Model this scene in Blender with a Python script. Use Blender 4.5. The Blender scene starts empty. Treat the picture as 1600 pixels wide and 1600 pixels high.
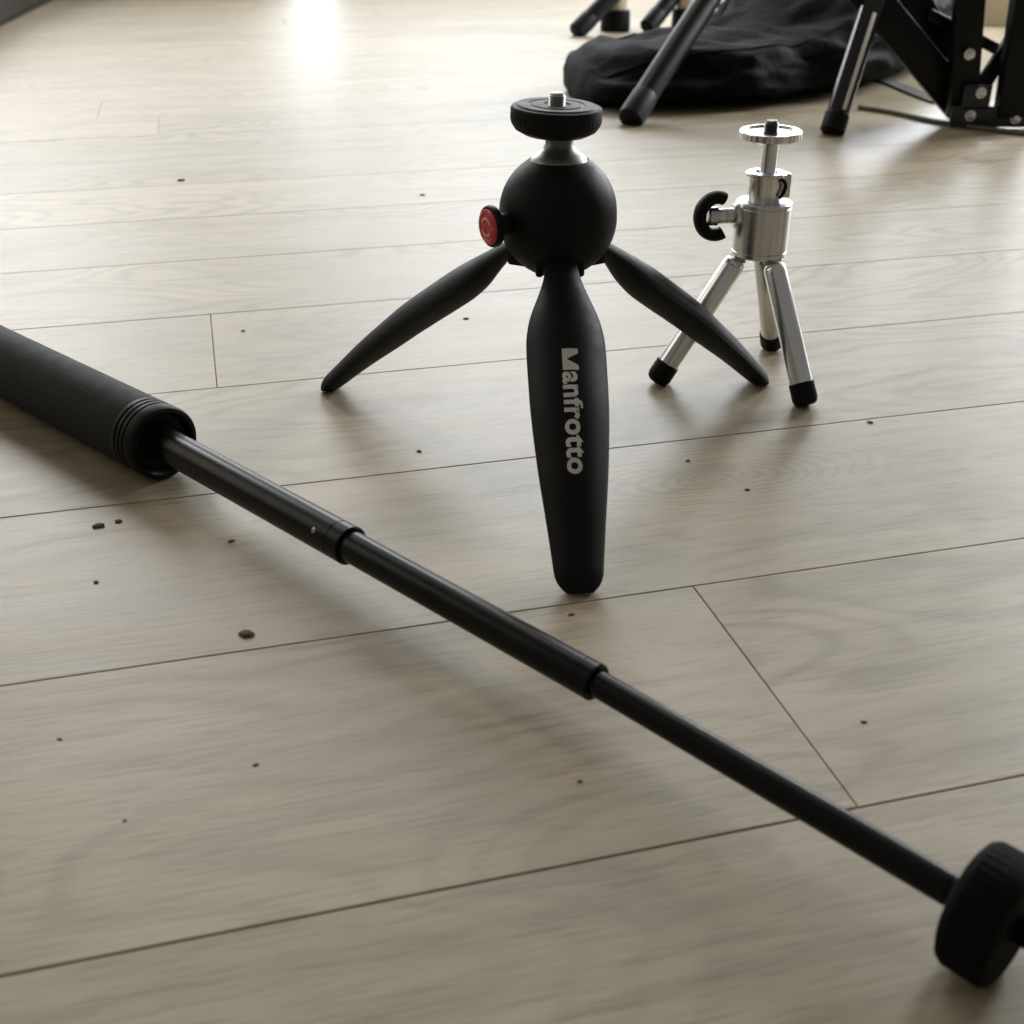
import bpy, bmesh, math, random
from mathutils import Vector, Matrix, noise as mnoise

SC = bpy.context.scene
COL = SC.collection
R = math.radians
MM = 0.001            # every builder works in millimetres

# ------------------------------------------------------------------ camera
cam_d = bpy.data.cameras.new('camera')
cam = bpy.data.objects.new('camera', cam_d); COL.objects.link(cam)
cam.location = (0, 0, 0.200)
cam.rotation_euler = (R(90 - 28.53), 0, 0)
cam_d.sensor_width = 36; cam_d.sensor_fit = 'HORIZONTAL'
cam_d.lens = 36 * 1793.67 / 1600
cam_d.clip_start = 0.01; cam_d.clip_end = 60
cam_d.dof.use_dof = True
cam_d.dof.focus_distance = 0.46
cam_d.dof.aperture_fstop = 20
SC.camera = cam

# ------------------------------------------------------------------ ambient room light
world = bpy.data.worlds.new('World'); SC.world = world
world.use_nodes = True
bg = world.node_tree.nodes['Background']
bg.inputs['Color'].default_value = (1.0, 0.94, 0.84, 1)
bg.inputs['Strength'].default_value = 0.17

def area(name, loc, target, sx, sy, power, col):
    l = bpy.data.lights.new(name, 'AREA')
    l.shape = 'RECTANGLE'; l.size = sx; l.size_y = sy
    l.energy = power; l.color = col
    o = bpy.data.objects.new(name, l); COL.objects.link(o)
    o.location = loc
    d = Vector(target) - Vector(loc)
    o.rotation_euler = d.to_track_quat('-Z', 'Y').to_euler()
    return o
# windows of the room behind and to the left, plus added fill lamps
area('window_or_fill_light', (-1.6, 3.3, 1.55), (-1.6, 0, 1.55), 0.8, 1.3, 39, (0.99, 1.0, 1.01))
area('window_or_fill_light', (-0.95, 3.3, 0.80), (-0.95, 0, 0.80), 1.1, 0.7, 5.0, (1.0, 0.99, 0.96))  # added fill for the floor at mid left
area('low_sheen_light', (-1.33, 3.3, 0.33), (-1.33, 0, 0.33), 1.7, 0.56, 25, (0.94, 1.0, 1.10))  # low lamp added for the bright stripe reflected in the floor
area('low_sheen_light', (0.30, 3.3, 0.225), (0.30, 0, 0.225), 1.3, 0.35, 0.5, (0.95, 1.0, 1.05))  # low lamp added for the floor sheen right of that stripe
area('window_or_fill_light', (0.15, 3.3, 1.55), (0.15, 0, 1.55), 1.1, 1.3, 32, (0.95, 1.0, 1.04))
area('window_or_fill_light', (0.0, 3.3, 0.80), (0.0, 0, 0.80), 0.8, 0.6, 9, (0.95, 1.0, 1.04))
area('window_or_fill_light', (1.2, 3.3, 0.60), (1.2, 0, 0.60), 0.9, 0.55, 42, (0.94, 0.99, 1.06))  # added to brighten the far right of the floor
area('window_or_fill_light', (-1.3, 0.8, 0.8), (0, 0.8, 0.6), 0.8, 0.8, 3.0, (1.0, 0.90, 0.72))
area('window_or_fill_light', (1.6, 2.05, 0.8), (0, 2.05, 0.6), 0.8, 0.8, 50, (0.98, 1.0, 1.02))  # unseen side lamp, added to lift the right-hand floor
area('overhead_fill_light', (-0.2, 1.7, 1.8), (-0.2, 1.7, 0), 0.6, 0.6, 3.5, (1.0, 0.86, 0.66))  # added overhead fill that softens the shadows

SC.view_settings.view_transform = 'Standard'
SC.view_settings.look = 'None'
SC.view_settings.exposure = 0.02
SC.view_settings.gamma = 1.0

# ------------------------------------------------------------------ node helpers
def new_mat(name):
    m = bpy.data.materials.new(name); m.use_nodes = True
    nt = m.node_tree
    return m, nt, nt.nodes['Principled BSDF']

def N(nt, t, **kw):
    n = nt.nodes.new(t)
    for k, v in kw.items():
        if k in n.inputs: n.inputs[k].default_value = v
        else: setattr(n, k, v)
    return n

def ramp(nt, src, stops):
    r = nt.nodes.new('ShaderNodeValToRGB')
    e = r.color_ramp.elements
    while len(e) < len(stops): e.new(0.5)
    for el, (p, c) in zip(e, stops):
        el.position = p; el.color = c if len(c) == 4 else (*c, 1)
    nt.links.new(src, r.inputs['Fac'])
    return r.outputs['Color']

def mixc(nt, fac, a, b, mode='MIX'):
    m = nt.nodes.new('ShaderNodeMix'); m.data_type = 'RGBA'; m.blend_type = mode
    for sock, v in ((m.inputs[0], fac), (m.inputs[6], a), (m.inputs[7], b)):
        if isinstance(v, bpy.types.NodeSocket): nt.links.new(v, sock)
        else: sock.default_value = v if not isinstance(v, tuple) or len(v) == 4 else (*v, 1)
    return m.outputs[2]

def simple(name, col, rough=0.5, metal=0.0, bump=0.0, scale=900.0, spec=0.5, var=0.25, rvar=0.12):
    """a coloured surface with fine wear: noise in colour, roughness and relief"""
    m, nt, p = new_mat(name)
    tc = N(nt, 'ShaderNodeTexCoord')
    no = N(nt, 'ShaderNodeTexNoise', Scale=scale, Detail=4.0)
    nt.links.new(tc.outputs['Object'], no.inputs['Vector'])
    big = N(nt, 'ShaderNodeTexNoise', Scale=scale * 0.07, Detail=3.0)
    nt.links.new(tc.outputs['Object'], big.inputs['Vector'])
    c = ramp(nt, big.outputs['Fac'], [(0.3, tuple(x * (1 - var) for x in col)), (0.7, tuple(min(1, x * (1 + var)) for x in col))])
    nt.links.new(c, p.inputs['Base Color'])
    mr = N(nt, 'ShaderNodeMapRange'); mr.inputs['To Min'].default_value = max(0.03, rough - rvar); mr.inputs['To Max'].default_value = min(1, rough + rvar)
    nt.links.new(big.outputs['Fac'], mr.inputs['Value']); nt.links.new(mr.outputs['Result'], p.inputs['Roughness'])
    p.inputs['Metallic'].default_value = metal
    p.inputs['Specular IOR Level'].default_value = spec
    if bump:
        b = N(nt, 'ShaderNodeBump', Strength=bump, Distance=0.0004)
        nt.links.new(no.outputs['Fac'], b.inputs['Height']); nt.links.new(b.outputs['Normal'], p.inputs['Normal'])
    return m

M = {}
M['rubber'] = simple('soft_black_plastic', (0.006, 0.006, 0.006), 0.55, bump=0.06, scale=2500, spec=0.18)
M['pad'] = simple('black_rubber_pad', (0.030, 0.030, 0.028), 0.62, bump=0.25, scale=2500, spec=0.4)
M['foam'] = simple('black_foam_grip', (0.012, 0.012, 0.011), 0.72, bump=0.5, scale=2200, spec=0.4)
M['gloss'] = simple('glossy_black_tube', (0.004, 0.004, 0.004), 0.30, spec=0.2, rvar=0.06)
M['matte'] = simple('rough_black_rubber', (0.005, 0.005, 0.005), 0.8, bump=0.6, scale=1800, spec=0.10)
M['dark'] = simple('black_plastic', (0.004, 0.004, 0.004), 0.5, spec=0.18)
M['blackpaint'] = simple('black_painted_metal', (0.005, 0.005, 0.0055), 0.36, spec=0.2, bump=0.05)
M['bracket'] = simple('dark_grey_painted_steel', (0.020, 0.024, 0.028), 0.42, spec=0.4)
def drawn_metal(name, col, rough):
    """metal drawn or turned lengthwise: fine streaks along z in tone, gloss and relief"""
    m, nt, p = new_mat(name); L = nt.links.new
    tc = N(nt, 'ShaderNodeTexCoord'); mp = N(nt, 'ShaderNodeMapping'); mp.inputs['Scale'].default_value = (420, 420, 9)
    L(tc.outputs['Object'], mp.inputs['Vector'])
    no = N(nt, 'ShaderNodeTexNoise', Scale=1.0, Detail=3.0); L(mp.outputs['Vector'], no.inputs['Vector'])
    L(ramp(nt, no.outputs['Fac'], [(0.32, tuple(c * 0.62 for c in col)), (0.66, tuple(min(1, c * 1.15) for c in col))]), p.inputs['Base Color'])
    mr = N(nt, 'ShaderNodeMapRange'); mr.inputs['To Min'].default_value = rough - 0.08; mr.inputs['To Max'].default_value = rough + 0.12
    L(no.outputs['Fac'], mr.inputs['Value']); L(mr.outputs['Result'], p.inputs['Roughness'])
    p.inputs['Metallic'].default_value = 1.0
    b = N(nt, 'ShaderNodeBump', Strength=0.12, Distance=0.0004); L(no.outputs['Fac'], b.inputs['Height']); L(b.outputs['Normal'], p.inputs['Normal'])
    return m
M['steel'] = drawn_metal('bright_drawn_steel', (0.80, 0.81, 0.82), 0.26)
M['brushed'] = drawn_metal('brushed_steel', (0.72, 0.73, 0.74), 0.30)
M['tubing'] = simple('satin_steel_tubing', (0.78, 0.80, 0.82), 0.27, metal=1.0, var=0.05, rvar=0.04)
M['darksteel'] = simple('dark_blued_steel', (0.10, 0.095, 0.09), 0.4, metal=0.8)
M['glint'] = simple('highlight_white', (0.82, 0.82, 0.80), 0.35, var=0.05)  # white for the highlight painted on the stand's leg
M['lacquer'] = simple('black_lacquered_tube', (0.004, 0.004, 0.004), 0.13, spec=0.6, rvar=0.03)
M['screw'] = simple('dull_steel_screw', (0.33, 0.32, 0.30), 0.4, metal=0.9, var=0.1)
M['neck'] = simple('satin_steel_neck', (0.24, 0.24, 0.22), 0.42, metal=0.8, var=0.1)
M['red'] = simple('red_plastic', (0.62, 0.030, 0.026), 0.30, spec=0.6, var=0.15)
M['pink'] = simple('pale_pink_print', (0.75, 0.42, 0.40), 0.5, var=0.1)
M['print'] = simple('pale_grey_print', (0.66, 0.67, 0.63), 0.6, var=0.1, spec=0.3)
M['cream'] = simple('cream_painted_wood', (0.60, 0.50, 0.38), 0.45, var=0.2, scale=300)
M['card'] = simple('pale_brown_board', (0.52, 0.46, 0.36), 0.7, var=0.1, scale=200)
M['brown'] = simple('dark_brown_cloth', (0.035, 0.028, 0.022), 0.85, bump=0.5, scale=400, spec=0.2)
M['crumb'] = simple('dark_crumb', (0.13, 0.088, 0.048), 0.8, bump=0.4, scale=3000)
M['floor_line'] = simple('grey_brown_line', (0.11, 0.095, 0.08), 0.5)
M['flat_band'] = simple('grey_band', (0.10, 0.10, 0.095), 0.8, bump=0.5, scale=1500)
M['slab'] = simple('dark_underlay', (0.36, 0.30, 0.22), 0.9)

def bag_material():
    m, nt, p = new_mat('black_nylon_cloth')
    tc = N(nt, 'ShaderNodeTexCoord')
    w = N(nt, 'ShaderNodeTexNoise', Scale=14.0, Detail=5.0, Roughness=0.6)
    nt.links.new(tc.outputs['Object'], w.inputs['Vector'])
    f = N(nt, 'ShaderNodeTexNoise', Scale=1400.0, Detail=2.0)
    nt.links.new(tc.outputs['Object'], f.inputs['Vector'])
    nt.links.new(ramp(nt, w.outputs['Fac'], [(0.3, (0.003, 0.0032, 0.0033)), (0.7, (0.006, 0.0063, 0.0063))]), p.inputs['Base Color'])
    p.inputs['Roughness'].default_value = 0.72
    p.inputs['Specular IOR Level'].default_value = 0.10
    b = N(nt, 'ShaderNodeBump', Strength=0.5, Distance=0.0008)
    nt.links.new(f.outputs['Fac'], b.inputs['Height'])
    b2 = N(nt, 'ShaderNodeBump', Strength=0.6, Distance=0.012)
    nt.links.new(w.outputs['Fac'], b2.inputs['Height']); nt.links.new(b.outputs['Normal'], b2.inputs['Normal'])
    nt.links.new(b2.outputs['Normal'], p.inputs['Normal'])
    return m
M['bag'] = bag_material()

def wood_material(figure=None):
    """greyish whitewashed oak print: long grain along local x, cathedral loops, pores, plank to plank tone"""
    m, nt, p = new_mat('whitewashed_oak_plank')
    L = nt.links.new
    tc = N(nt, 'ShaderNodeTexCoord'); oi = N(nt, 'ShaderNodeObjectInfo')
    off = N(nt, 'ShaderNodeVectorMath', operation='SCALE'); off.inputs['Scale'].default_value = 37.0
    cx = N(nt, 'ShaderNodeCombineXYZ'); L(oi.outputs['Random'], cx.inputs['X']); L(oi.outputs['Random'], cx.inputs['Y']); L(oi.outputs['Random'], cx.inputs['Z'])
    L(cx.outputs['Vector'], off.inputs[0])
    add = N(nt, 'ShaderNodeVectorMath', operation='ADD'); L(tc.outputs['Object'], add.inputs[0]); L(off.outputs['Vector'], add.inputs[1])
    def mapped(sx, sy):
        mp = N(nt, 'ShaderNodeMapping'); mp.inputs['Scale'].default_value = (sx, sy, 1)
        L(add.outputs['Vector'], mp.inputs['Vector']); return mp.outputs['Vector']
    # cathedral figure: contour lines of a slow, long field
    field = N(nt, 'ShaderNodeTexNoise', Scale=1.0, Detail=1.5, Roughness=0.45); L(mapped(5.0, 15.0), field.inputs['Vector'])
    mul = N(nt, 'ShaderNodeMath', operation='MULTIPLY'); mul.inputs[1].default_value = 120.0; L(field.outputs['Fac'], mul.inputs[0])
    sn = N(nt, 'ShaderNodeMath', operation='SINE'); L(mul.outputs[0], sn.inputs[0])
    rings = N(nt, 'ShaderNodeMapRange'); rings.inputs['From Min'].default_value = -1; L(sn.outputs[0], rings.inputs['Value'])
    # streaks
    st = N(nt, 'ShaderNodeTexNoise', Scale=1.0, Detail=6.0, Roughness=0.62, Distortion=0.3); L(mapped(13.0, 120.0), st.inputs['Vector'])
    st2 = N(nt, 'ShaderNodeTexNoise', Scale=1.0, Detail=4.0, Roughness=0.6); L(mapped(60.0, 700.0), st2.inputs['Vector'])
    cloud = N(nt, 'ShaderNodeTexNoise', Scale=1.0, Detail=3.0); L(mapped(11.0, 30.0), cloud.inputs['Vector'])
    base = ramp(nt, cloud.outputs['Fac'], [(0.25, (0.345, 0.288, 0.194)), (0.55, (0.402, 0.341, 0.238)), (0.8, (0.438, 0.374, 0.272))])
    streak = ramp(nt, st.outputs['Fac'], [(0.28, (0.76, 0.74, 0.71)), (0.5, (0.98, 0.98, 0.98)), (0.74, (1.09, 1.08, 1.07))])
    c = mixc(nt, 1.0, base, streak, 'MULTIPLY')
    pores = ramp(nt, st2.outputs['Fac'], [(0.34, (0.76, 0.73, 0.69)), (0.48, (1, 1, 1))])
    c = mixc(nt, 0.8, c, pores, 'MULTIPLY')
    ringc = ramp(nt, rings.outputs['Result'], [(0.0, (0.80, 0.78, 0.74)), (0.45, (1, 1, 1)), (1.0, (1.05, 1.05, 1.04))])
    gate = N(nt, 'ShaderNodeTexNoise', Scale=1.0, Detail=1.0); L(mapped(5.0, 9.0), gate.inputs['Vector'])
    gf = ramp(nt, gate.outputs['Fac'], [(0.40, (0.12, 0.12, 0.12)), (0.60, (1, 1, 1))])
    c = mixc(nt, gf, c, mixc(nt, 1.0, c, ringc, 'MULTIPLY'))
    if figure:
        mp = N(nt, 'ShaderNodeMapping'); mp.vector_type = 'TEXTURE'
        mp.inputs['Location'].default_value = (figure[0] * MM, figure[1] * MM, 0); mp.inputs['Scale'].default_value = (1.0, 0.36, 1.0)
        L(tc.outputs['Object'], mp.inputs['Vector'])
        ln = N(nt, 'ShaderNodeVectorMath', operation='LENGTH'); L(mp.outputs['Vector'], ln.inputs[0])
        wob = N(nt, 'ShaderNodeTexNoise', Scale=28.0, Detail=3.0); L(tc.outputs['Object'], wob.inputs['Vector'])
        wm = N(nt, 'ShaderNodeMath', operation='MULTIPLY'); wm.inputs[1].default_value = 0.030; L(wob.outputs['Fac'], wm.inputs[0])
        su = N(nt, 'ShaderNodeMath', operation='ADD'); L(ln.outputs['Value'], su.inputs[0]); L(wm.outputs[0], su.inputs[1])
        mu = N(nt, 'ShaderNodeMath', operation='MULTIPLY'); mu.inputs[1].default_value = 900.0; L(su.outputs[0], mu.inputs[0])
        si = N(nt, 'ShaderNodeMath', operation='SINE'); L(mu.outputs[0], si.inputs[0])
        mr = N(nt, 'ShaderNodeMapRange'); mr.inputs['From Min'].default_value = -1; L(si.outputs[0], mr.inputs['Value'])
        fall = N(nt, 'ShaderNodeMapRange'); fall.inputs['From Min'].default_value = 0.035; fall.inputs['From Max'].default_value = 0.10
        fall.inputs['To Min'].default_value = 0.75; fall.inputs['To Max'].default_value = 0.0; L(ln.outputs['Value'], fall.inputs['Value'])
        c = mixc(nt, fall.outputs['Result'], c, mixc(nt, 1.0, c, ramp(nt, mr.outputs['Result'], [(0.0, (0.76, 0.74, 0.70)), (0.5, (0.98, 0.98, 0.97)), (1.0, (1.07, 1.07, 1.06))]), 'MULTIPLY'))
    tone = N(nt, 'ShaderNodeMapRange'); tone.inputs['To Min'].default_value = 0.90; tone.inputs['To Max'].default_value = 1.07; L(oi.outputs['Random'], tone.inputs['Value'])
    hsv = N(nt, 'ShaderNodeHueSaturation'); L(c, hsv.inputs['Color']); L(tone.outputs['Result'], hsv.inputs['Value'])
    L(hsv.outputs['Color'], p.inputs['Base Color'])
    rr = N(nt, 'ShaderNodeMapRange'); rr.inputs['To Min'].default_value = 0.38; rr.inputs['To Max'].default_value = 0.52; L(st.outputs['Fac'], rr.inputs['Value'])
    L(rr.outputs['Result'], p.inputs['Roughness'])
    p.inputs['Specular IOR Level'].default_value = 0.8
    b = N(nt, 'ShaderNodeBump', Strength=0.25, Distance=0.0003); L(st2.outputs['Fac'], b.inputs['Height'])
    b2 = N(nt, 'ShaderNodeBump', Strength=0.12, Distance=0.002); L(cloud.outputs['Fac'], b2.inputs['Height']); L(b.outputs['Normal'], b2.inputs['Normal'])
    L(b2.outputs['Normal'], p.inputs['Normal'])
    return m
M['wood'] = wood_material()
M['ringed'] = wood_material((205, 18)); M['ringed'].name = 'whitewashed_oak_plank_with_rings'

# ------------------------------------------------------------------ object helpers
def link(name, me, mat, parent=None, smooth=35):
    if mat: me.materials.append(mat)
    if smooth is not None:
        for f in me.polygons: f.use_smooth = True
        me.set_sharp_from_angle(angle=R(smooth))
    o = bpy.data.objects.new(name, me); COL.objects.link(o)
    if parent:
        o.parent = parent
        # parts are modelled in scene millimetres: undo the offset of their thing (no rotations on things)
        w = Vector((0, 0, 0)); q = parent
        while q: w += q.location; q = q.parent
        o.location = -w
    return o

def obj(name, bm, mat, parent=None, smooth=35):
    bmesh.ops.recalc_face_normals(bm, faces=bm.faces)
    me = bpy.data.meshes.new(name)
    bmesh.ops.scale(bm, vec=(MM, MM, MM), verts=bm.verts)
    bm.to_mesh(me); bm.free()
    return link(name, me, mat, parent, smooth)

def thing(name, label, cat, loc, group=None):
    o = bpy.data.objects.new(name, None); COL.objects.link(o)
    o.location = Vector(loc) * MM; o.empty_display_size = 0.02
    return tag(o, label, cat, group)

def tag(o, label, cat, group=None):
    o['label'] = label; o['category'] = cat
    if group: o['group'] = group
    return o

def frame(d):
    d = Vector(d).normalized()
    a = Vector((0, 0, 1)) if abs(d.z) < 0.9 else Vector((1, 0, 0))
    x = a.cross(d).normalized(); y = d.cross(x)
    return d, x, y

def lathe(bm, origin, d, prof, n=40, flute=None):
    """surface of revolution about d from profile [(along, radius)]; radius 0 closes an end.
    flute = (i0, i1, teeth, depth): profile rows i0..i1 get teeth"""
    d, x, y = frame(d); o = Vector(origin); rows = []
    for i, (a, r) in enumerate(prof):
        if r <= 1e-6: rows.append([bm.verts.new(o + d * a)]); continue
        row = []
        for k in range(n):
            rr = r
            if flute and flute[0] <= i <= flute[1]:
                if (k * flute[2] * 2 // n) % 2: rr = r - flute[3]
            t = 2 * math.pi * k / n
            row.append(bm.verts.new(o + d * a + (x * math.cos(t) + y * math.sin(t)) * rr))
        rows.append(row)
    for r0, r1 in zip(rows, rows[1:]):
        for k in range(n):
            k2 = (k + 1) % n
            if len(r0) == 1 and len(r1) == 1: continue
            if len(r0) == 1: bm.faces.new((r0[0], r1[k], r1[k2]))
            elif len(r1) == 1: bm.faces.new((r0[k], r1[0], r0[k2]))
            else: bm.faces.new((r0[k], r1[k], r1[k2], r0[k2]))
    return bm

def rod(bm, a, b, r, r2=None, n=24, c=0.6):
    """cylinder a to b with small chamfers"""
    a = Vector(a); b = Vector(b); L = (b - a).length; r2 = r if r2 is None else r2
    return lathe(bm, a, b - a, [(0, 0), (0, r - c), (c, r), (L - c, r2), (L, r2 - c), (L, 0)], n)

def box(bm, centre, size, axes=None, bev=0.5):
    """bevelled box; axes = three unit vectors"""
    c = Vector(centre); s = Vector(size) / 2
    ax = axes or (Vector((1, 0, 0)), Vector((0, 1, 0)), Vector((0, 0, 1)))
    t = bmesh.new(); bmesh.ops.create_cube(t, size=2)
    for v in t.verts: v.co = Vector((v.co.x * s.x, v.co.y * s.y, v.co.z * s.z))
    if bev: bmesh.ops.bevel(t, geom=t.edges[:], offset=bev, segments=2, affect='EDGES', profile=0.5)
    mp = {}
    for v in t.verts: mp[v] = bm.verts.new(c + ax[0] * v.co.x + ax[1] * v.co.y + ax[2] * v.co.z)
    for f in t.faces: bm.faces.new([mp[v] for v in f.verts])
    t.free(); return bm

def tube(bm, pts, r, n=10, cap=True):
    pts = [Vector(p) for p in pts]; rows = []
    for i, p in enumerate(pts):
        d = pts[min(i + 1, len(pts) - 1)] - pts[max(i - 1, 0)]
        d, x, y = frame(d)
        rr = r[i] if isinstance(r, (list, tuple)) else r
        rows.append([bm.verts.new(p + (x * math.cos(2 * math.pi * k / n) + y * math.sin(2 * math.pi * k / n)) * rr) for k in range(n)])
    for r0, r1 in zip(rows, rows[1:]):
        for k in range(n): bm.faces.new((r0[k], r1[k], r1[(k + 1) % n], r0[(k + 1) % n]))
    if cap: bm.faces.new(rows[0][::-1]); bm.faces.new(rows[-1])
    return bm

def spline(pts, n):
    pts = [Vector(p) for p in pts]; out = []
    P = [pts[0] * 2 - pts[1]] + pts + [pts[-1] * 2 - pts[-2]]
    for i in range(1, len(P) - 2):
        for k in range(n):
            t = k / n
            out.append(0.5 * ((2 * P[i]) + (P[i + 1] - P[i - 1]) * t + (2 * P[i - 1] - 5 * P[i] + 4 * P[i + 1] - P[i + 2]) * t * t + (3 * P[i] - P[i - 1] - 3 * P[i + 1] + P[i + 2]) * t ** 3))
    out.append(pts[-1]); return out

def lerp(t, xs, ys):
    for i in range(len(xs) - 1):
        if t <= xs[i + 1]:
            f = (t - xs[i]) / (xs[i + 1] - xs[i]); f = max(0, f)
            return ys[i] + (ys[i + 1] - ys[i]) * f
    return ys[-1]

# ------------------------------------------------------------------ floor: base sheet and the planks laid on it
TH = R(14.603); U = Vector((math.cos(TH), math.sin(TH), 0)); V = Vector((-math.sin(TH), math.cos(TH), 0))
V0, W, GAP, THK, LEN = 186.2, 106.18, 0.30, 0.7, 1180.0
bm = bmesh.new()
box(bm, (0, 1500, -THK - 2.05), (9000, 9000, 4.0), bev=0)
floor = obj('floor', bm, M['slab'], smooth=None)
floor['kind'] = 'structure'

def plank_mesh(u0, u1, mat='wood'):
    bm = bmesh.new(); c = 0.20; h = W / 2 - GAP / 2; a = u0 + GAP / 2; b = u1 - GAP / 2; m = (a + b) / 2
    top = [bm.verts.new(p) for p in ((a + c - m, -h + c, 0), (b - c - m, -h + c, 0), (b - c - m, h - c, 0), (a + c - m, h - c, 0))]
    mid = [bm.verts.new(p) for p in ((a - m, -h, -c * 0.55), (b - m, -h, -c * 0.55), (b - m, h, -c * 0.55), (a - m, h, -c * 0.55))]
    bot = [bm.verts.new(p) for p in ((a - m, -h, -THK), (b - m, -h, -THK), (b - m, h, -THK), (a - m, h, -THK))]
    bm.faces.new(top)
    for lo, up in ((mid, top), (bot, mid)):
        for k in range(4): bm.faces.new((lo[k], lo[(k + 1) % 4], up[(k + 1) % 4], up[k]))
    bmesh.ops.scale(bm, vec=(MM,) * 3, verts=bm.verts)
    me = bpy.data.meshes.new('plank'); bm.to_mesh(me); bm.free(); me.materials.append(M[mat])
    return me
plank_me = plank_mesh(0, LEN); ringed_me = plank_mesh(0, LEN, 'ringed')
rnd = random.Random(5)
known = {0: 137.0, 3: -7.4, 9: -39.4, 1: 560.0, 2: -470.0, -1: -560.0, -2: 420.0, 4: 640.0, 5: -520.0, 6: 760.0, 7: -330.0, 8: 560.0}
for k in range(-3, 28):
    joint = known.get(k, rnd.uniform(0, LEN))
    v = V0 + (k + 0.5) * W
    half = 0.62 * (v + 260) + 330           # how far to either side the plank row can be seen
    uc = v * math.tan(TH)
    i0 = math.floor((uc - half - joint) / LEN); i1 = math.ceil((uc + half - joint) / LEN)
    for i in range(i0, i1):
        o = bpy.data.objects.new('plank', ringed_me if k == 1 and abs(joint + (i + 0.5) * LEN + 30) < 1 else plank_me); COL.objects.link(o)
        o.parent = floor
        o.location = (U * (joint + (i + 0.5) * LEN) + V * v + Vector((0, 0, rnd.uniform(-0.10, 0.0)))) * MM
        o.rotation_euler = (0, 0, TH)
        o.scale = (rnd.uniform(0.9997, 1.0), rnd.uniform(0.9965, 1.0), 1)

# ------------------------------------------------------------------ black mini tripod with ball housing
PX, PY = 17.5, 432.0
pixi = thing('mini_tripod', 'black table tripod with round ball housing, petal legs and red button, standing mid picture', 'tripod', (PX, PY, 0))
BC = Vector((PX - 0.3, PY, 93.2)); BR = 22.1
bm = bmesh.new()
prof = [(-BR * 1.10, 0)]
for i in range(1, 33):
    a = -math.pi / 2 + i * (math.pi / 2 + math.asin(0.862)) / 32
    sa = math.sin(a); prof.append((BR * sa * (1 + 0.10 * max(0, -sa)), BR * math.cos(a) * (1 + 0.05 * max(0, -math.sin(2 * a)))))
zt = prof[-1][0]
prof += [(zt + 0.25, 11.0), (zt - 0.5, 10.8), (zt - 3, 9.5), (zt - 3, 0)]
lathe(bm, BC, (0, 0, 1), prof, 64)
obj('ball_housing', bm, M['rubber'], pixi)
for q in range(3):
    a0 = R(-87.9) + q * 2 * math.pi / 3; rd = Vector((math.cos(a0), math.sin(a0), 0)); wd = Vector((-math.sin(a0), math.cos(a0), 0))
    bm = bmesh.new()
    for sg in (-1, 1):
        box(bm, Vector((BC.x, BC.y, 79.5)) + rd * 11.5 + wd * sg * 7.6, (11, 3.0, 13), (rd, wd, Vector((0, 0, 1))), 1.2)
    rod(bm, Vector((BC.x, BC.y, 78.5)) + rd * 14.0 - wd * 9.6, Vector((BC.x, BC.y, 78.5)) + rd * 14.0 + wd * 9.6, 1.5, n=14, c=0.3)
    obj('hinge', bm, M['rubber'], pixi)
# neck: the steel ball's cone rising out of the housing
bm = bmesh.new()
lathe(bm, (BC.x, BC.y, BC.z + zt - 1.6), (0.012, 0, 1), [(0, 0), (0, 10.5), (1.5, 10.7), (2.6, 10.1), (4.0, 8.2), (5.6, 6.4), (7.2, 5.2), (11.0, 4.9), (11.0, 0)], 48)
obj('neck', bm, M['neck'], pixi)
# head plate, tilted a little to the right
HP = Vector((PX - 1.8, PY, 120.9)); HD = Vector((0.035, -0.02, 1)).normalized()
bm = bmesh.new()
lathe(bm, HP, HD, [(0, 0), (0, 7), (0.5, 11.5), (2.2, 14.8), (4.2, 16.2), (5.6, 16.6), (9.2, 16.6), (10.1, 16.2), (10.4, 15.4), (10.4, 0)], 96, flute=(4, 6, 48, 0.28))
hp = obj('head_plate', bm, M['rubber'], pixi, smooth=25)
bm = bmesh.new()
lathe(bm, HP + HD * 10.4, HD, [(0, 0), (0, 14.6), (0.5, 14.3), (0.55, 10.6), (0.25, 10.2), (0.25, 9.4), (0.6, 9.0), (0.6, 5.2), (0.2, 4.8), (0.2, 0)], 64)
obj('rubber_pad', bm, M['pad'], hp)
bm = bmesh.new()
pr = [(-0.5, 0), (-0.5, 3.1)]
for i in range(5): pr += [(0.3 + i * 0.8, 3.1), (0.7 + i * 0.8, 2.7)]
pr += [(4.4, 2.6), (4.8, 2.0), (4.8, 0)]
lathe(bm, HP + HD * 10.2, HD, pr, 28)
obj('screw', bm, M['screw'], hp)
# red lock button on a short stub at the left
phi = R(31); bd = Vector((-math.cos(phi), -math.sin(phi), -0.02)).normalized()
B0 = Vector((BC.x, BC.y, 92.2)) + bd * 20.0
bm = bmesh.new(); lathe(bm, B0, bd, [(0, 0), (0, 4.2), (6.4, 4.0), (6.8, 6.2), (7.4, 7.3), (8.8, 7.7), (9.8, 7.3), (10.1, 6.6), (10.1, 0)], 48, flute=(5, 5, 24, 0.2))
lb = obj('lock_button', bm, M['dark'], pixi)
bm = bmesh.new(); lathe(bm, B0 + bd * 10.0, bd, [(0, 0), (0, 6.5), (0.5, 6.4), (0.9, 5.9), (1.0, 5.0), (0.7, 4.6), (0.7, 0)], 40)
obj('button_cap', bm, M['red'], lb)

bm = bmesh.new(); _, ex, ey = frame(bd)
for a0 in (25, 205):
    tube(bm, [B0 + bd * 10.85 + (ex * math.cos(R(a0 + q)) + ey * math.sin(R(a0 + q))) * 3.1 for q in range(0, 131, 10)], 0.55, 8)
obj('emblem', bm, M['pink'], lb)

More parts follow.
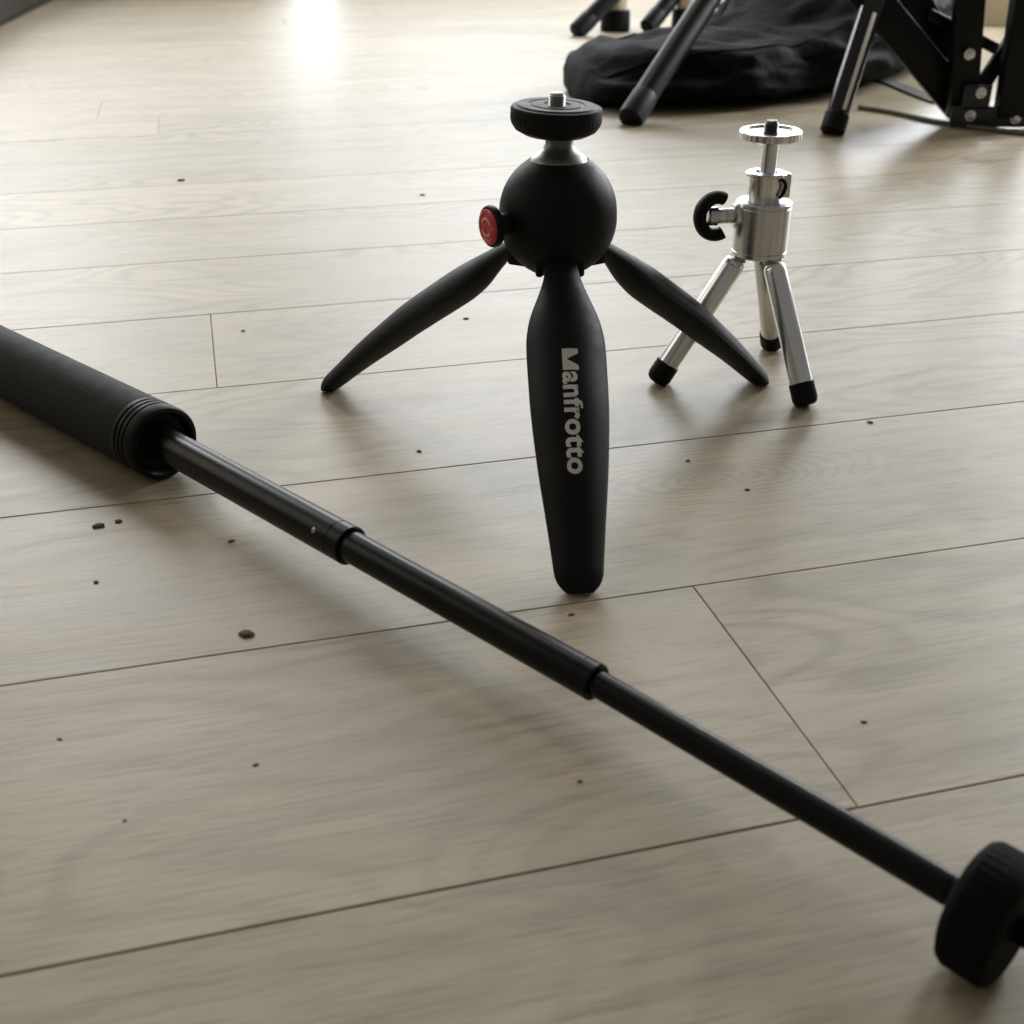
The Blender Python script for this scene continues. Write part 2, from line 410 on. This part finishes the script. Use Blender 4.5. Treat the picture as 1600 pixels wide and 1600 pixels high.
# legs: each a 120 degree wedge of a long rounded handle, so that the three would close into one grip
TS = [0, .08, .16, .24, .34, .5, .68, .85, 1.0]
RS = [6.4, 7.2, 12.6, 16.4, 16.4, 15.9, 13.9, 11.0, 8.8]        # half breadth of the wedge
HT = [0, .25, .5, .75, 1.0]
HS = [7.9, 12.0, 13.0, 11.2, 7.6]                               # gentle outward curve of its back
def soft(t, xs, ys):
    return sum(lerp(min(1, max(0, t + d)), xs, ys) * w for d, w in ((-.06, .15), (-.03, .22), (0, .26), (.03, .22), (.06, .15)))
def smooth_r(t): return soft(t, TS, RS)
def back_h(t): return soft(t, HT, HS)
def leg_frame(az):
    rad = Vector((math.cos(az), math.sin(az), 0)); c = Vector((PX, PY, 0))
    H = c + rad * 12.3 + Vector((0, 0, 76.2)); F = c + rad * (116.5 if rad.y < -0.9 else 111.8) + Vector((0, 0, -1.5))
    d = (F - H).normalized(); w = Vector((-math.sin(az), math.cos(az), 0)); n = d.cross(w)
    if n.z < 0: n = -n
    return H, F, d, w, n
def leg_mesh(az):
    H, F, d, w, n = leg_frame(az); bm = bmesh.new(); rows = []
    T = [-0.03] + [i / 48 for i in range(46)] + [0.95, 0.965, 0.978, 0.988, 0.996, 1.003, 1.008, 1.012]
    for t in T:
        r = smooth_r(t); h = back_h(t)
        k = 0.75 if t < 0 else 1.0 if t < 0.955 else math.sqrt(max(0.05, 1 - 0.72 * ((t - 0.955) / 0.057) ** 2))
        a = H + (F - H) * t + n * (h - r); cen = a + n * (0.55 * r)
        prof = [(math.cos(R(p)), 1.03 * math.sin(R(p))) for p in range(-52, 53, 4)]
        prof = [(0.50, -0.865)] + prof + [(0.50, 0.865), (0.38, 0.74), (0.20, 0.36), (0.13, 0.12), (0.13, -0.12), (0.20, -0.36), (0.38, -0.74)]
        ring = []
        for x, y in prof:
            p = a + n * (x * r) + w * (y * r); p = cen + (p - cen) * k
            p.z = max(p.z, 0.12)
            ring.append(bm.verts.new(p))
        rows.append(ring)
    k = len(rows[0])
    for r0, r1 in zip(rows, rows[1:]):
        for i in range(k): bm.faces.new((r0[i], r1[i], r1[(i + 1) % k], r0[(i + 1) % k]))
    bm.faces.new(rows[0][::-1]); bm.faces.new(rows[-1])
    return bm
AZ = R(-87.9)
front = None
for a in (AZ, AZ + 2 * math.pi / 3, AZ - 2 * math.pi / 3):
    lo = obj('leg', leg_mesh(a), M['rubber'], pixi, smooth=50)
    front = front or lo
# maker's name printed down the front leg
bm = bmesh.new()
Hc, Wm = 6.7, 8.0
bm.faces.new([bm.verts.new((x * Wm, y * Hc, 0)) for x, y in ((0, 0), (.17, 0), (.17, .74), (.43, 0), (.57, 0), (.83, .74), (.83, 0), (1, 0), (1, 1), (.78, 1), (.5, .27), (.22, 1), (0, 1))])
cu = bpy.data.curves.new('lettering', 'FONT'); cu.body = 'anfrotto'; cu.size = 10; cu.offset = 0.31; cu.resolution_u = 3
cu.space_character = 1.05
to = bpy.data.objects.new('lettering_source', cu); COL.objects.link(to)
bpy.context.view_layer.update()
me = bpy.data.meshes.new_from_object(to.evaluated_get(bpy.context.evaluated_depsgraph_get()))
bpy.data.objects.remove(to); bpy.data.curves.remove(cu)
lo_x = min(v.co.x for v in me.vertices)
for v in me.vertices:
    v.co.x += Wm + 0.6 - lo_x
    y = v.co.y; v.co.y = y * 1.20 if y <= 5.2 else 6.24 + (y - 5.2) * 0.6
bm.from_mesh(me); bpy.data.meshes.remove(me)
bmesh.ops.triangulate(bm, faces=bm.faces)
bmesh.ops.subdivide_edges(bm, edges=[e for e in bm.edges if e.calc_length() > 0.8], cuts=2, use_grid_fill=False)
bmesh.ops.triangulate(bm, faces=bm.faces)
xs = [v.co.x for v in bm.verts]; ys = [v.co.y for v in bm.verts]
H, F, d, w, n = leg_frame(AZ); LL = (F - H).length
x0, x1 = min(xs), max(xs); yt = max(ys); yb = min(ys)
for v in bm.verts:
    t = 0.340 + (v.co.x - x0) / (x1 - x0) * (0.712 - 0.340)
    yy = ((v.co.y - yb) / (yt - yb) - 0.5) * 6.6 + 0.6
    r = smooth_r(t); ang = yy / r
    v.co = H + (F - H) * t + n * (back_h(t) - r + r * math.cos(ang) + 0.09) + w * (r * math.sin(ang))
obj('lettering', bm, M['print'], front, smooth=None)

# ------------------------------------------------------------------ silver pocket tripod
SX, SY = 108.3, 497.0
st = thing('pocket_tripod', 'small silver metal tripod with round tubular legs, standing to the right behind the black tripod', 'tripod', (SX, SY, 0))
ax = Vector((SX, SY, 0))
bm = bmesh.new()
lathe(bm, ax + Vector((0, 0, 58.6)), (0, 0, 1), [(0, 0), (0, 11.2), (0.6, 11.9), (2.2, 12.0), (2.5, 11.7), (2.8, 12.0), (21.0, 12.0), (21.4, 11.7), (21.8, 12.0), (23.0, 11.9), (23.6, 11.2), (23.6, 0)], 56)
body = obj('body', bm, M['brushed'], st)
bm = bmesh.new()
lathe(bm, ax + Vector((-0.2, 0, 82.0)), (0, 0, 1), [(0, 0), (0, 7.2), (0.5, 7.5), (10.4, 7.5), (10.8, 8.8), (11.8, 8.8), (12.2, 8.3), (12.2, 4.6), (9.0, 4.4), (9.0, 0)], 48)
soc = obj('socket', bm, M['steel'], st)
# clamp ear with its dark slot at the right of the socket
bm = bmesh.new()
box(bm, ax + Vector((7.6, -1.2, 89.0)), (4.6, 6.0, 10.0), bev=0.7)
obj('clamp_ear', bm, M['brushed'], soc)
bm = bmesh.new()
tube(bm, spline([ax + Vector(p) for p in ((4.4, -7.0, 92.6), (6.2, -6.4, 91.6), (7.4, -5.2, 89.2), (6.6, -5.6, 86.6), (4.8, -6.8, 84.6))], 6), 0.75, 8)
obj('slot', bm, M['dark'], soc)
bm = bmesh.new()
lathe(bm, ax + Vector((0.2, 0, 90.0)), (0.01, 0, 1), [(0, 0), (0, 4.0), (2.5, 3.9), (4.5, 3.3), (16.0, 3.3), (17.0, 4.4), (17.8, 5.4), (17.8, 0)], 32)
obj('stem', bm, M['steel'], st)
PT = ax + Vector((-0.2, 0, 107.2)); PD = Vector((-0.01, -0.03, 1)).normalized()
bm = bmesh.new()
lathe(bm, PT, PD, [(0, 0), (0, 8), (0.5, 11.8), (1.2, 13.0), (3.6, 13.1), (4.0, 12.7), (4.0, 11.0), (3.2, 10.4), (3.0, 0)], 72, flute=(3, 4, 36, 0.3))
pl = obj('head_plate', bm, M['steel'], st, smooth=30)
bm = bmesh.new()
pr = [(-0.3, 0), (-0.3, 3.1)]
for i in range(5): pr += [(0.4 + i * 0.8, 3.1), (0.8 + i * 0.8, 2.7)]
pr += [(5.0, 2.3), (5.2, 0)]
lathe(bm, PT + PD * 3.0, PD, pr, 24)
obj('screw', bm, M['darksteel'], pl)
# wing knob: steel shaft with an open black ring
KD = Vector((-1, -0.12, 0)).normalized(); K0 = ax + Vector((-11.0, -1.3, 76.0))
bm = bmesh.new(); lathe(bm, K0, KD, [(-1, 0), (-1, 5.2), (1.6, 5.2), (2.2, 4.7), (2.4, 3.3), (9.0, 3.1), (9.3, 4.0), (12.6, 3.9), (13.2, 3.2), (13.2, 0)], 32)
kn = obj('tightening_knob', bm, M['brushed'], st)
kc = K0 + KD * 9.6; zz = Vector((0, 0, 1))
bm = bmesh.new()
pts = [kc + KD * (7.2 * math.cos(a)) + zz * (8.0 * math.sin(a)) for a in [R(x) for x in range(-118, 119, 8)]]
rows = []
for i, p in enumerate(pts):
    a = R(-118 + 8 * i); rad = (KD * math.cos(a) + zz * math.sin(a)); yv = KD.cross(zz)
    rows.append([bm.verts.new(p + rad * (2.8 * math.cos(q)) + yv * (3.8 * math.sin(q))) for q in [2 * math.pi * j / 14 for j in range(14)]])
for r0, r1 in zip(rows, rows[1:]):
    for j in range(14): bm.faces.new((r0[j], r1[j], r1[(j + 1) % 14], r0[(j + 1) % 14]))
bm.faces.new(rows[0][::-1]); bm.faces.new(rows[-1])
obj('knob_ring', bm, M['dark'], kn)
for fx, fy in ((67.5, 491.5), (128.3, 465.5), (128.0, 537.0)):
    foot = Vector((fx, fy, 0)); o2 = Vector((fx - SX, fy - SY, 0)).normalized()
    top = ax + o2 * 9.8 + Vector((0, 0, 56.5)); d = (foot + Vector((0, 0, 3.4)) - top).normalized(); L = (foot - top).length
    bm = bmesh.new()
    lathe(bm, top, d, [(0, 0), (0, 3.6), (0.8, 4.5), (2.2, 4.9), (2.6, 4.75), (3.0, 4.9), (L - 9, 4.9), (L - 9, 0)], 32)
    lg = obj('leg', bm, M['tubing'], st)
    bm = bmesh.new()
    lathe(bm, top, d, [(L - 10.5, 0), (L - 10.5, 4.95), (L - 10.2, 5.5), (L - 3.2, 5.6), (L - 1.2, 5.0), (L - 0.2, 3.6), (L, 0)], 28)
    for v in bm.verts: v.co.z = max(v.co.z, 0.1)
    obj('rubber_foot', bm, M['dark'], lg)
    bm = bmesh.new()
    side = Vector((-o2.y, o2.x, 0))
    box(bm, top + Vector((0, 0, 2.0)) - o2 * 0.8, (5.2, 5.4, 6.0), (o2, side, Vector((0, 0, 1))), 0.5)
    hg = obj('hinge', bm, M['screw'], st)

# ------------------------------------------------------------------ telescopic stick lying across the front
ZS = 14.6
J = [Vector((x, y, ZS)) for x, y in ((-228.7, 482.9), (-132.6, 396.0), (-51.5, 318.0), (22.6, 246.0), (97.9, 168.8))]
stick = thing('telescopic_stick', 'extended black telescopic stick with foam grip and round head, lying diagonally across the foreground', 'selfie stick', J[1])
S0, SD = J[1], (J[1] - J[0]).normalized()
def use(i):
    """take section i (between joints i and i+1) as the axis"""
    global S0, SD
    S0 = J[i]; SD = (J[i + 1] - J[i]).normalized()
    return (J[i + 1] - J[i]).length
def seg(bm, prof, n=48, flute=None): return lathe(bm, S0, SD, prof, n, flute)
G = use(0)
bm = bmesh.new()
seg(bm, [(G - 270, 0), (G - 270, 13.2), (G - 269, 14.4), (G - 14.5, 14.4), (G - 13.2, 14.0), (G - 13, 13), (G - 13, 0)])
obj('foam_grip', bm, M['foam'], stick)
bm = bmesh.new()
seg(bm, [(G + x, r) for x, r in [(-14, 0), (-14, 13.8), (-13.2, 14.4), (-11.0, 14.5), (-10.8, 13.9), (-10.0, 13.9), (-9.8, 14.5), (-8.2, 14.5), (-8.0, 13.9), (-7.2, 13.9), (-7.0, 14.5), (-5.4, 14.5), (-5.2, 13.9), (-4.4, 13.9), (-4.2, 14.5), (0.2, 14.5), (1.2, 13.9), (1.4, 12.4), (0.6, 11.6), (-2.0, 10.8), (-2.2, 8.0), (-1.0, 7.2), (-1.0, 0)]])
obj('grip_collar', bm, M['dark'], stick)
def tubepart(a, b, r, collar):
    bm = bmesh.new(); seg(bm, [(a, 0), (a, r), (b - collar, r), (b - collar + 0.15, r - 0.14), (b - collar + 0.55, r - 0.14), (b - collar + 0.7, r + 0.05), (b - 0.4, r + 0.05), (b, r - 0.4), (b, r - 1.3), (b - 1, r - 1.5), (b - 1, 0)], 40)
    return obj('tube_section', bm, M['gloss'], stick)
L1 = use(1); t1 = tubepart(-1.5, L1, 6.5, 6.5); A1s, D1s = S0.copy(), SD.copy()
L2 = use(2); t2 = tubepart(-3, L2, 5.25, 5.0)
L3 = use(3); t3 = tubepart(-3, L3 - 4.5, 3.75, 3.5)
# dimple near the end of the first section
side = Vector((0, 0, 1)).cross(SD).normalized(); side = side if side.y < 0 else -side
nd = (side * 0.85 + Vector((0, 0, 0.53))).normalized()
bm = bmesh.new(); lathe(bm, A1s + D1s * (L1 - 12) + nd * 6.42, nd, [(0, 0), (0, 1.1), (0.15, 0.9), (0.2, 0)], 14)
obj('rivet', bm, M['screw'], t1)
bm = bmesh.new()
P1 = L3
seg(bm, [(P1 - 5.2, 0), (P1 - 5.2, 5.0), (P1 - 5.0, 11.6), (P1 - 4.2, 13.4), (P1 - 2.8, 14.3), (P1 + 5.0, 14.3), (P1 + 6.2, 13.6), (P1 + 6.6, 12.4), (P1 + 6.4, 6.0), (P1 + 6.4, 0)], 80, flute=(4, 5, 40, 0.3))
hd = obj('head', bm, M['matte'], stick, smooth=28)
bm = bmesh.new()
pr = [(P1 + 6.0, 0), (P1 + 6.0, 3.1)]
for i in range(5): pr += [(P1 + 6.6 + i * 0.8, 3.1), (P1 + 7.0 + i * 0.8, 2.7)]
pr += [(P1 + 11.0, 2.3), (P1 + 11.2, 0)]
seg(bm, pr, 24)
obj('screw', bm, M['matte'], hd)

# ------------------------------------------------------------------ black bag lying behind
bag = thing('carrying_bag', 'crumpled black cloth carrying bag lying on the floor behind the small tripods', 'bag', (300, 1380, 0))
sp = spline([(66, 1300, 0), (120, 1312, 0), (190, 1330, 0), (270, 1372, 0), (350, 1440, 0), (430, 1550, 0), (500, 1680, 0), (560, 1830, 0)], 14)
bm = bmesh.new(); rows = []; NS = len(sp); NR = 72
for i, c in enumerate(sp):
    t = i / (NS - 1)
    dd = (sp[min(i + 1, NS - 1)] - sp[max(i - 1, 0)]).normalized(); sd = Vector((-dd.y, dd.x, 0))
    endk = min(1.0, math.sqrt(max(0.0, 1 - (1 - min(1, t / 0.075)) ** 2))) * min(1.0, math.sqrt(max(0.0, 1 - (1 - min(1, (1 - t) / 0.1)) ** 2)))
    hw = lerp(t, [0, .15, .35, .6, 1], [88, 108, 116, 112, 95]) * (0.28 + 0.72 * endk)
    hh = lerp(t, [0, .14, .29, .40, .47, .57, .75, 1], [42, 54, 60, 62, 78, 116, 124, 90]) * (0.35 + 0.65 * endk)
    row = []
    for k in range(NR):
        a = 2 * math.pi * k / NR; ca, sa = math.cos(a), math.sin(a)
        x = hw * math.copysign(abs(ca) ** 0.72, ca); z = hh / 2 * (1 + math.copysign(abs(sa) ** 0.80, sa))
        p = c + sd * x + Vector((0, 0, z))
        q = Vector((p.x * 0.007 + p.y * 0.004, p.y * 0.012 - p.z * 0.006, p.z * 0.030))
        f = 1 - abs(mnoise.noise(q * 1.3)) * 2.2
        f2 = 1 - abs(mnoise.noise(q * 3.1 + Vector((5, 2, 9)))) * 2.0
        lift = min(1.0, z / 18.0)
        nrm = (sd * (x / hw) * 0.8 + Vector((0, 0, (z / hh - 0.45) * 1.6)))
        p += nrm * (f * 12.0 + f2 * 4.5 - 8.5) * lift
        p.z = max(p.z, 0.3)
        row.append(bm.verts.new(p))
    rows.append(row)
for r0, r1 in zip(rows, rows[1:]):
    for k in range(NR): bm.faces.new((r0[k], r1[k], r1[(k + 1) % NR], r0[(k + 1) % NR]))
bm.faces.new(rows[0][::-1]); bm.faces.new(rows[-1])
seam_pts = {kk: [r[kk].co.copy() for r in rows[5:-8]] for kk in (9, 27, 50)}
bo = obj('cloth_body', bm, M['bag'], bag, smooth=70)
for kk in (9, 27, 50):
    bm = bmesh.new(); tube(bm, [bmv for bmv in seam_pts[kk]], 1.5, 8)
    obj('seam', bm, M['matte'], bag)
# flat grey band running out from under the bag
bm = bmesh.new()
path = spline([(395, 1530, 2.2), (425, 1490, 1.6), (440, 1414, 1.4), (446, 1330, 1.4), (452, 1270, 1.4)], 8)
rows = []
for i, p in enumerate(path):
    dd = (path[min(i + 1, len(path) - 1)] - path[max(i - 1, 0)]).normalized(); sd = Vector((-dd.y, dd.x, 0))
    rows.append([bm.verts.new(p + sd * a + Vector((0, 0, b))) for a, b in ((-9, -.8), (9, -.8), (9, .8), (-9, .8))])
for r0, r1 in zip(rows, rows[1:]):
    for k in range(4): bm.faces.new((r0[k], r1[k], r1[(k + 1) % 4], r0[(k + 1) % 4]))
bm.faces.new(rows[0][::-1]); bm.faces.new(rows[-1])
obj('flat_band', bm, M['flat_band'], bag)

# ------------------------------------------------------------------ large black tripod whose legs cross the bag
big = thing('floor_tripod', 'large black tripod with slanting tube legs in front of and behind the bag', 'tripod', (150, 1500, 0))
apex = Vector((930, 1490, 560))
def big_leg(foot, aim, r):
    """leg from foot through aim, on to its hinge near the collar"""
    f = Vector(foot); d = (Vector(aim) - f).normalized(); L = 900
    f0 = f + d * (r * 1.15)
    bm = bmesh.new(); rod(bm, f0 + d * 26, f0 + d * L, r, r, 28, 0.8)
    lg = obj('leg', bm, M['blackpaint'], big)
    bm = bmesh.new()
    lathe(bm, f0, d, [(-r * 0.55, 0), (-r * 0.5, r * 0.85), (-r * 0.3, r * 1.03), (3, r * 1.05), (26, r * 1.05), (28, r * 1.0), (28, 0)], 28)
    for v in bm.verts: v.co.z = max(v.co.z, 0.2)
    obj('rubber_foot', bm, M['dark'], lg)
    return f0 + d * L
e1 = big_leg((108, 1136, 0), (196.5, 1260, 101), 12.5)
e2 = big_leg((91, 1890, 0), (158, 1935, 57), 13.5)
e3 = big_leg((206, 1945, 0), (258, 1990, 52), 13.5)
cen = (e1 + e2 + e3) / 3
bm = bmesh.new()
for e in (e1, e2, e3): rod(bm, e, cen, 11, 11, 16)
rod(bm, cen - Vector((0, 0, 40)), cen + Vector((0, 0, 60)), 26, 26, 28, 2)
obj('collar', bm, M['dark'], big)

# ------------------------------------------------------------------ folded black metal stand at the right
stand = thing('metal_stand', 'folded black metal stand with bolted bracket and glossy tube leg in the upper right corner', 'stand', (430, 1140, 0))
A0 = Vector((294, 1094, 2)); A1 = Vector((333, 1152, 112)); dA = (A1 - A0).normalized()
bm = bmesh.new(); rod(bm, A0 + dA * 16, A0 + dA * 330, 10.2, 10.2, 32, 0.8)
lg = obj('leg', bm, M['lacquer'], stand)
sx = Vector((0, -1, 0)) - dA * Vector((0, -1, 0)).dot(dA); sx.normalize(); sy = dA.cross(sx)
so = (sx + sy * 0.12).normalized()
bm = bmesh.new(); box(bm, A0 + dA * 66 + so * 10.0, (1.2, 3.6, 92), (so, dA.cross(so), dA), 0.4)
obj('painted_highlight', bm, M['glint'], stand)  # highlight along the glossy tube, modelled as a white sliver
bm = bmesh.new(); lathe(bm, A0, dA, [(0, 0), (0, 9.8), (1.5, 11.4), (17, 11.4), (18, 10.2), (18, 0)], 28)
for v in bm.verts: v.co.z = max(v.co.z, 0.2)
obj('rubber_foot', bm, M['dark'], lg)
def bar(name, a, b, w, t, mat=M['blackpaint'], parent=stand):
    a = Vector(a); b = Vector(b); d = (b - a).normalized(); x = Vector((0, 1, 0)).cross(d).normalized(); y = d.cross(x)
    bm = bmesh.new(); box(bm, (a + b) / 2, (w, t, (b - a).length), (x, y, d), 1.2)
    return obj(name, bm, mat, parent)
bar('strut', (433, 1156, 14), (300, 1162, 142), 30, 12)
bar('strut', (452, 1186, 12), (345, 1192, 150), 32, 12)
bar('upright', (427, 1140, 12), (402, 1142, 240), 26, 14)
bar('upright', (474, 1130, 10), (467, 1140, 240), 36, 16)
bar('strut', (436, 1142, 22), (520, 1190, 150), 14, 8)
bar('cross_tube', (392, 1175, 96), (470, 1180, 62), 10, 10)
bm = bmesh.new(); box(bm, (456, 1128, 10.8), (86, 5, 19), bev=1.0); box(bm, (434, 1127.6, 28), (26, 4.2, 22), bev=1.0)
br = obj('bracket', bm, M['bracket'], stand)
for x, z in ((430.4, 12.0), (473.5, 9.6), (436.5, 32.5), (419.5, 66.0)):
    bm = bmesh.new(); lathe(bm, (x, 1125.6, z), (0, -1, 0), [(0, 0), (0, 5.0), (1.2, 5.0), (1.3, 3.6), (3.2, 3.4), (4.0, 2.2), (4.2, 0)], 12)
    obj('bolt', bm, M['steel'], br)

# thin grey brown line along the floor in front of the stand
bm = bmesh.new()
tube(bm, spline([(356, 1234, 2.3), (384, 1200, 2.3), (412, 1147, 2.3), (445, 1113, 2.3), (476, 1088, 2.3), (540, 1062, 2.3), (640, 1050, 2.3)], 8), 2.2, 10)
tag(obj('floor_line', bm, M['floor_line'], smooth=60), 'thin grey brown line curving over the floor in front of the black metal stand', 'floor_line')

# ------------------------------------------------------------------ stool legs behind the bag
stool = thing('wooden_stool', 'cream wooden stool legs with dark caps standing beyond the black bag at the top edge', 'stool', (350, 2100, 0))
for x, y in ((164, 1972), (279, 1990), (432, 2260), (560, 2240)):
    bm = bmesh.new(); rod(bm, (x, y, 22), (x + (350 - x) * 0.12, y + (2110 - y) * 0.12, 420), 17, 20, 24)
    lg = obj('leg', bm, M['cream'], stool)
    bm = bmesh.new(); lathe(bm, (x, y, 0.2), (0, 0, 1), [(0, 0), (0, 22), (2, 24), (30, 23), (32, 19), (32, 0)], 24)
    obj('leg_cap', bm, M['dark'], lg)
bm = bmesh.new(); box(bm, (352, 2115, 432), (420, 360, 24), bev=6)
obj('seat', bm, M['cream'], stool)

# pale box beyond the stand
cb = thing('storage_box', 'pale brown box seen between the uprights of the black metal stand', 'box', (930, 2080, 0))
bm = bmesh.new(); box(bm, (930, 2160, 130.3), (320, 240, 260), bev=3)
bx = obj('box_body', bm, M['card'], cb)
bm = bmesh.new(); box(bm, (930, 2160, 272), (330, 250, 22), bev=3)
obj('lid', bm, M['card'], cb)
bm = bmesh.new(); box(bm, (872, 2039, 62), (44, 3, 56), bev=1)
obj('handle_hole', bm, M['dark'], bx)

# ------------------------------------------------------------------ low dark sofa whose corner shows in the upper left
sofa = thing('low_sofa', 'dark brown edge of low furniture, out of focus in the upper left corner', 'sofa', (-1100, 2300, 0))
bm = bmesh.new()
pts = [(-790, 1795), (-935, 2560), (-935, 2720), (-540, 2720), (-540, 3230), (-1800, 3230), (-1800, 1795)]  # the back arm is unseen, shaped to darken the floor's reflection
lo = [bm.verts.new((x, y, 3)) for x, y in pts]; up = [bm.verts.new((x, y, 205)) for x, y in pts]
bm.faces.new(lo[::-1]); bm.faces.new(up)
for i in range(len(pts)): bm.faces.new((lo[i], lo[(i + 1) % 7], up[(i + 1) % 7], up[i]))
bmesh.ops.bevel(bm, geom=bm.edges[:], offset=5, segments=3, affect='EDGES')
obj('base', bm, M['brown'], sofa, smooth=50)
for cxy, sz in (((-1300, 2230), (780, 860)), ((-1020, 2970), (900, 460))):
    bm = bmesh.new(); box(bm, (cxy[0], cxy[1], 251), (sz[0], sz[1], 90), bev=24)
    obj('cushion', bm, M['brown'], sofa, smooth=60)

# ------------------------------------------------------------------ crumbs of dirt on the planks
crumbs = [
    (-147.2, 357.4, 1.9, 'larger of two dark crumbs lying close together in front of the foam grip'),
    (-141.4, 360.6, 1.5, 'smaller of two dark crumbs lying close together in front of the foam grip'),
    (-97.7, 346.8, 1.0, 'tiny crumb just in front of the thickest stick tube, near its end collar'),
    (-136.4, 319.6, 1.0, 'tiny crumb alone on the plank nearer the viewer than the pair of crumbs'),
    (-37.5, 419.3, 1.1, 'tiny crumb between the stick and the lettered front leg of the black tripod'),
    (18.7, 300.7, 1.0, 'tiny crumb just in front of the foot of the lettered front leg'),
    (-66.5, 230.5, .7, 'faint tiny crumb on the wide bare plank left of the shadow of the stick'),
    (152.6, 447.8, 1.3, 'tiny dark crumb to the right of the near foot of the silver tripod'),
    (69.9, 410.5, 1.0, 'tiny crumb right of the lettered leg, the farther of two there'),
    (89.1, 385.6, 1.0, 'tiny crumb right of the lettered leg, the nearer of two there'),
    (96.1, 247.9, .8, 'tiny crumb on the plank right of the slanting plank end joint'),
    (-24.3, 581.7, 1.5, 'tiny crumb on the floor behind the left leg of the black tripod'),
    (-257.4, 907.9, 3.0, 'small dark crumb far off on the bright floor at the upper left'),
    (-66.4, 859.2, 2.2, 'faint crumb on the bright floor to the left above the red button'),
    (-138.1, 562.7, 1.3, 'tiny crumb just right of the short plank end joint beyond the grip'),
    (-121.0, 240.7, .6, 'faint speck near the left edge, in front of the plank joint below the largest crumb'),
    (-94.5, 210.2, .5, 'faintest speck, low at the left on the wide bare plank'),
    (17.4, 224.2, .7, 'tiny crumb lying in the shadow in front of the thin stick tube')]
def crumb(x, y, s, seed):
    rr = random.Random(seed); bm = bmesh.new(); bmesh.ops.create_icosphere(bm, subdivisions=2, radius=1)
    el = rr.uniform(1.0, 1.7); an = rr.uniform(-0.5, 0.6)
    for v in bm.verts:
        k = 1 + 0.45 * mnoise.noise(v.co * 1.6 + Vector((seed, 0, 0)))
        p = v.co * k * s; p = Vector((p.x * el, p.y, (p.z + 0.45 * s) * 0.36))
        p.z = max(0.02, p.z); c, q = math.cos(an), math.sin(an)
        v.co = Vector((x + p.x * c - p.y * q, y + p.x * q + p.y * c, p.z))
    return obj('crumb', bm, M['crumb'], smooth=80)
tag(crumb(-81.0, 289.8, 1.9, 99), 'largest dark crumb on the floor, in front of the plank joint below the grip', 'crumb', 'crumbs scattered on the floor')
for i, (x, y, s, text) in enumerate(crumbs):
    tag(crumb(x, y, s * 0.8, i), text, 'crumb', 'crumbs scattered on the floor')
